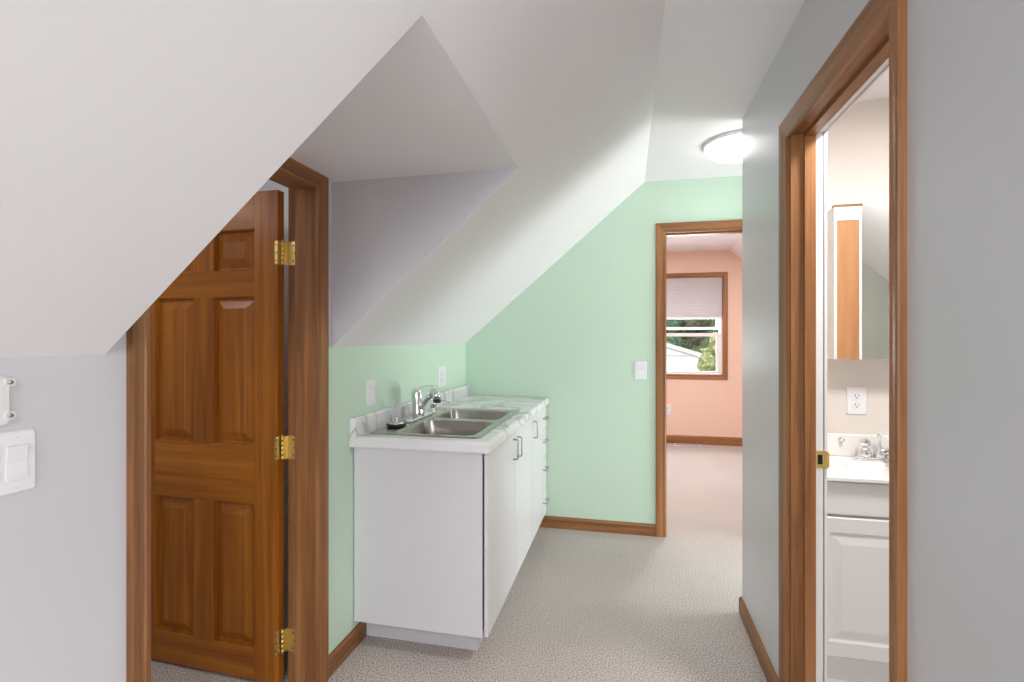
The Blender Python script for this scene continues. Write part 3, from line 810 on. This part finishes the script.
mb = MB(); mb.tube([(BX, BYf, T1z+.028), (BX+.006, BYf-.03, T1z+.045), (BX+.008, BYf-.07, T1z+.062), (BX+.008, BYf-.105, T1z+.066), (BX+.008, BYf-.122, T1z+.055), (BX+.008, BYf-.125, T1z+.042)], [.018, .016, .0135, .012, .0115, .011], 14); part(mb, 'spout', 'chrome', BF)

# medicine cabinet
MX0, MX1, MY0, MZ0, MZ1 = .866, 1.480, 2.432, 1.240, 1.890
MC = root('medicine_cabinet', 'white medicine cabinet with orange wood panel and mirror over the vanity', 'cabinet', (1.17, 2.5, MZ0))
mb = MB(); mb.box(MX0, MX1, MY0+.001, 2.549, MZ0, MZ1, 0, .001); part(mb, 'body', 'thermofoil', MC)
mb = MB(); mb.box(MX0+.001, .974, MY0-.010, MY0+.020, MZ1+.0003, MZ1+.010); part(mb, 'top_strip', 'trimX', MC)['label'] = 'thin brown wooden strip on top'
mb = MB()
for a in ((MX0, .877, MZ0, MZ1), (.962, .9705, MZ0, MZ1), (.877, .962, 1.832, MZ1)):
    mb.box(a[0], a[1], MY0-.008, MY0+.0005, a[2], a[3])
part(mb, 'front_frame', 'thermofoil', MC)
mb = MB(); mb.box(.8772, .9618, MY0-.0045, MY0+.0005, MZ0+.001, 1.8318); part(mb, 'wood_panel', 'ply', MC)['label'] = 'orange wooden panel'
mb = MB(); mb.box(.9712, MX1, MY0-.007, MY0+.0005, MZ0, MZ1, 0, .0008); part(mb, 'mirror_door', 'mirror', MC)

# ------------------------------------------------------------------ far room: window, shade, register
W1 = root('window_1', 'white sash window in stained wood casing on the far peach wall', 'window', (.676, YP, WZ0), 'structure')
casing(W1, lambda s, z, t: (s, YP-t, z), WX0, WX1, WZ1, .053, ('side_casing', 'side_casing', 'head_casing'), WZ0, ('trimZ', 'trimZ', 'trimX'), True)
mb = MB()
for a in ((WX0-.011, WX0+.006, WZ0-.011, WZ1+.011), (WX1-.006, WX1+.011, WZ0-.011, WZ1+.011)): mb.box(a[0], a[1], YP-.002, YP+.03, a[2], a[3])
mb.box(WX0+.006, WX1-.006, YP-.002, YP+.03, WZ1-.006, WZ1+.011); mb.box(WX0+.006, WX1-.006, YP-.002, YP+.03, WZ0-.011, WZ0+.006)
part(mb, 'inner_jamb', 'trimZ', W1)
mb = MB()
yA, yB = YP+.03, YP+.112
mb.box(WX0-.011, WX0+.030, yA, yB, WZ0-.011, WZ1+.011); mb.box(WX1-.030, WX1+.011, yA, yB, WZ0-.011, WZ1+.011)
mb.box(WX0+.03, WX1-.03, yA, yB, WZ1-.02, WZ1+.011); mb.box(WX0+.03, WX1-.03, yA, yB, WZ0-.011, WZ0+.012)
part(mb, 'vinyl_frame', 'vinyl', W1)
def sash(nm, z0, z1, ya, yb, bot, top):
    a, b, s = WX0+.0305, WX1-.0305, .040
    mb = MB()
    mb.box(a, a+s, ya, yb, z0, z1); mb.box(b-s, b, ya, yb, z0, z1); mb.box(a+s, b-s, ya, yb, z0, z0+bot); mb.box(a+s, b-s, ya, yb, z1-top, z1)
    o = part(mb, nm, 'vinyl', W1)
    mb = MB(); mb.box(a+s, b-s, (ya+yb)/2-.002, (ya+yb)/2+.002, z0+bot, z1-top); part(mb, 'pane', 'glass', o)
sash('lower_sash', WZ0+.013, 1.395, YP+.040, YP+.064, .030, .042)
sash('upper_sash', 1.438, WZ1-.021, YP+.070, YP+.094, .034, .034)
SH = root('window_shade', 'off-white cellular shade half lowered in the far window', 'shade', (.676, YP, 1.59))
mb = MB()
n = 24; zt, zb = WZ1-.008, 1.600
pts = []
for k in range(n+1):
    z = zt+(zb-zt)*k/n
    pts.append((YP+.008-(.0015 if k % 2 else 0), z))
back = [(YP+.026-(y-YP-.003), z) for y, z in pts][::-1]
back = [(YP+.022+(.004 if k % 2 else 0), z) for k, (y, z) in enumerate(pts)][::-1]
mb.prism(pts+back, 'X', WX0+.010, WX1-.010); part(mb, 'fabric', 'shade', SH)
mb = MB(); mb.box(WX0+.009, WX1-.009, YP+.000, YP+.027, 1.572, 1.5995, 0, .003); part(mb, 'bottom_rail', 'vinyl', SH)

VR = root('floor_register', 'flat white floor register in the carpet below the far window', 'floor vent', (.73, 6.65, 0))
mb = MB()
vx0, vx1, vy0, vy1 = .585, .885, 6.585, 6.695
for a in ((vx0, vx1, vy0, vy0+.014), (vx0, vx1, vy1-.014, vy1), (vx0, vx0+.014, vy0+.014, vy1-.014), (vx1-.014, vx1, vy0+.014, vy1-.014)):
    mb.box(a[0], a[1], a[2], a[3], .0005, .007, 0, .002)
part(mb, 'frame', 'plastic', VR)
mb = MB(); mb.box(vx0+.014, vx1-.014, vy0+.014, vy1-.014, .0005, .004); part(mb, 'duct', 'dark', VR)
for k in range(3):
    y = vy0+.032+k*.022
    mb = MB(); mb.box(vx0+.014, vx1-.014, y, y+.002, .0042, .0062); part(mb, 'louvre', 'graycyl', VR)

# ------------------------------------------------------------------ outside the far window
GZ = -2.9
mb = MB(); mb.box(-30, 34, 7.2, 60, GZ-.1, GZ)
M['grass'] = leafy('lawn', (.06, .14, .03, 1), (.12, .24, .06, 1))
struct(mb, 'ground_outside', 'grass', 'green lawn below the far window', 'lawn')
M['siding'] = plain('white_siding', (.80, .80, .80, 1), .6, 0, .2, .02, 4)
M['roofing'] = plain('pale_roofing', (.72, .72, .73, 1), .7, 0, .2, .08, 20)
GA = root('garage', 'white gabled garage outside the far window', 'building', (.5, 14.5, GZ))
gx, hw, gy0, gy1 = -.10, 2.05, 14.0, 19.0
za = 1.56; ze = za-hw*.31
mb = MB(); mb.prism([(gx-hw, GZ), (gx+hw, GZ), (gx+hw, ze-.12), (gx, za-.12), (gx-hw, ze-.12)], 'Y', gy0+.06, gy1-.06)
part(mb, 'wall', 'siding', GA)
for s in (-1, 1):
    mb = MB()
    mb.prism([(gx, za-.11), (gx, za), (gx+s*(hw+.25), za-(hw+.25)*.31), (gx+s*(hw+.25), za-(hw+.25)*.31-.11)], 'Y', gy0, gy1)
    part(mb, 'roof', 'roofing', GA)
mb = MB(); mb.box(gx-hw+.05, gx+hw-.05, gy0+.045, gy0+.06, .86, .885); part(mb, 'trim_band', 'graycyl', GA)

def tree(label, x, y, z0, rx, ry, rz, zc, cols, n, leaf, seed, trunk_r=.18):
    random.seed(seed)
    r = root('tree', label, 'tree', (x, y, GZ))
    mb = MB()
    mb.tube([(x, y, GZ), (x+.1, y, (GZ+zc)/2), (x-.05, y+.05, zc)], [trunk_r, trunk_r*.8, trunk_r*.4], 10)
    part(mb, 'trunk', 'bark', r)
    blobs = []
    for k in range(26):
        while True:
            p = Vector((random.uniform(-1, 1), random.uniform(-1, 1), random.uniform(-1, 1)))
            if p.length < 1: break
        blobs.append((p, random.uniform(.25, .42)))
    mb = MB()
    for k in range(n):
        p, br = random.choice(blobs)
        q = Vector((random.gauss(0, 1), random.gauss(0, 1), random.gauss(0, 1))).normalized()*br*random.uniform(.6, 1)
        c = Vector((x+(p.x+q.x)*rx*.8, y+(p.y+q.y)*ry*.8, zc+(p.z+q.z)*rz*.8))
        a = Vector((random.gauss(0, 1), random.gauss(0, 1), random.gauss(0, 1))).normalized()
        b = a.orthogonal().normalized(); w = leaf*random.uniform(.6, 1.2)
        mb.face([c-a*w, c+b*w*.45, c+a*w, c-b*w*.45])
    part(mb, 'foliage', cols, r)
M['bark'] = plain('bark', (.12, .08, .05, 1), .9, 0, .1, .3, 20)
M['leafdark'] = leafy('dark_leaves', (.05, .12, .055, 1), (.13, .25, .10, 1))
M['leafmid'] = leafy('mid_leaves', (.07, .17, .06, 1), (.20, .36, .13, 1))
M['leafpale'] = leafy('pale_leaves', (.36, .43, .17, 1), (.64, .68, .36, 1))
tree('tall dark green tree behind the garage roof at left of the window', 1.2, 23.5, 0, 4.4, 3, 4.5, 1.9, 'leafdark', 9000, .40, 1)
tree('tall dark green tree behind the garage at right of the window', 5.4, 31, 0, 4.6, 3, 6.0, 2.6, 'leafmid', 9000, .40, 2)
tree('pale yellow green tree beside the garage wall', 1.98, 12.5, 0, .40, .45, .62, .86, 'leafpale', 3000, .085, 3, .07)
random.seed(11)

# ------------------------------------------------------------------ lights
def area(name, loc, rot, sx, sy, power, col=(1, 1, 1)):
    l = bpy.data.lights.new(name, 'AREA'); l.shape = 'RECTANGLE'; l.size = sx; l.size_y = sy; l.energy = power; l.color = col
    o = bpy.data.objects.new(name, l); COL.objects.link(o); o.location = loc; o.rotation_euler = rot
    return o
def disk(name, loc, size, power, col=(1, 1, 1)):
    l = bpy.data.lights.new(name, 'AREA'); l.shape = 'DISK'; l.size = size; l.energy = power; l.color = col
    o = bpy.data.objects.new(name, l); COL.objects.link(o); o.location = loc
    return o
area('fill_behind', (-.30, YN+.12, 1.45), (PI/2, 0, 0), 1.3, 1.5, 48, (.92, .96, 1))  # added fill from behind the camera; wall_behind has no window
area('fill_right', (XE-.15, -1.1, .80), (0, PI/2, 0), 1.0, 1.5, 37, (.92, .96, 1))  # added unseen fill from the right, brightens the left slope
area('fill_landing', (XE-.03, 3.09, .62), (0, PI/2, 0), 1.0, .88, 42, (.93, .96, 1))  # added fill on the landing for the slope over the sink; no window modelled
disk('fill_overhead_behind', (.30, -1.1, ZC-.06), .35, 22, (.98, .98, 1))  # added overhead fill behind the camera, no fixture
disk('fill_bathroom', (1.05, 1.55, ZC-.04), .30, 24, (1, .97, .94))  # unseen fill added under the bathroom ceiling, no fixture
area('window_daylight_far', (.676, YP+.30, 1.30), (-PI/2, 0, 0), .95, 1.1, 60, (.92, .96, 1))
disk('fill_far_room', (.7, 5.0, ZP-.06), .35, 34, (.96, .97, 1))  # unseen overhead fill brightening the far room, no fixture
disk('fill_side_room', (-2.2, 1.0, 2.10), .3, 5, (1, .97, .94))  # added unseen fill, keeps the gap beside the door bright

# ------------------------------------------------------------------ world
w = bpy.data.worlds.new('World'); scene.world = w; w.use_nodes = True
N, L = w.node_tree.nodes, w.node_tree.links
bg = N['Background']; bg.inputs[0].default_value = (.86, .93, 1.0, 1); bg.inputs[1].default_value = 1.7
# sun over the garden
sl = bpy.data.lights.new('sun', 'SUN'); sl.energy = 1.5; sl.angle = .02; sl.color = (1, .96, .9)
so = bpy.data.objects.new('sun', sl); COL.objects.link(so); so.rotation_euler = (math.radians(48), 0, math.radians(-25))

# ------------------------------------------------------------------ camera
cam = bpy.data.cameras.new('camera'); co = bpy.data.objects.new('camera', cam); COL.objects.link(co)
co.location = (0, 0, 1.33); co.rotation_euler = (PI/2, 0, .2214)
cam.sensor_fit = 'HORIZONTAL'; cam.sensor_width = 36; cam.lens = 508.6/1024*36
cam.shift_y = -2.8/1024; cam.clip_start = .02; cam.clip_end = 200
scene.camera = co
for o in ROOTS:
    for k in ('org', 'local_parts'):
        if k in o: del o[k]
vs = scene.view_settings
vs.view_transform = 'Standard'; vs.look = 'None'; vs.exposure = 0.12; vs.gamma = 1.0; vs.use_curve_mapping = False
scene.cycles.use_denoising = True
scene.cycles.max_bounces = 12; scene.cycles.diffuse_bounces = 8
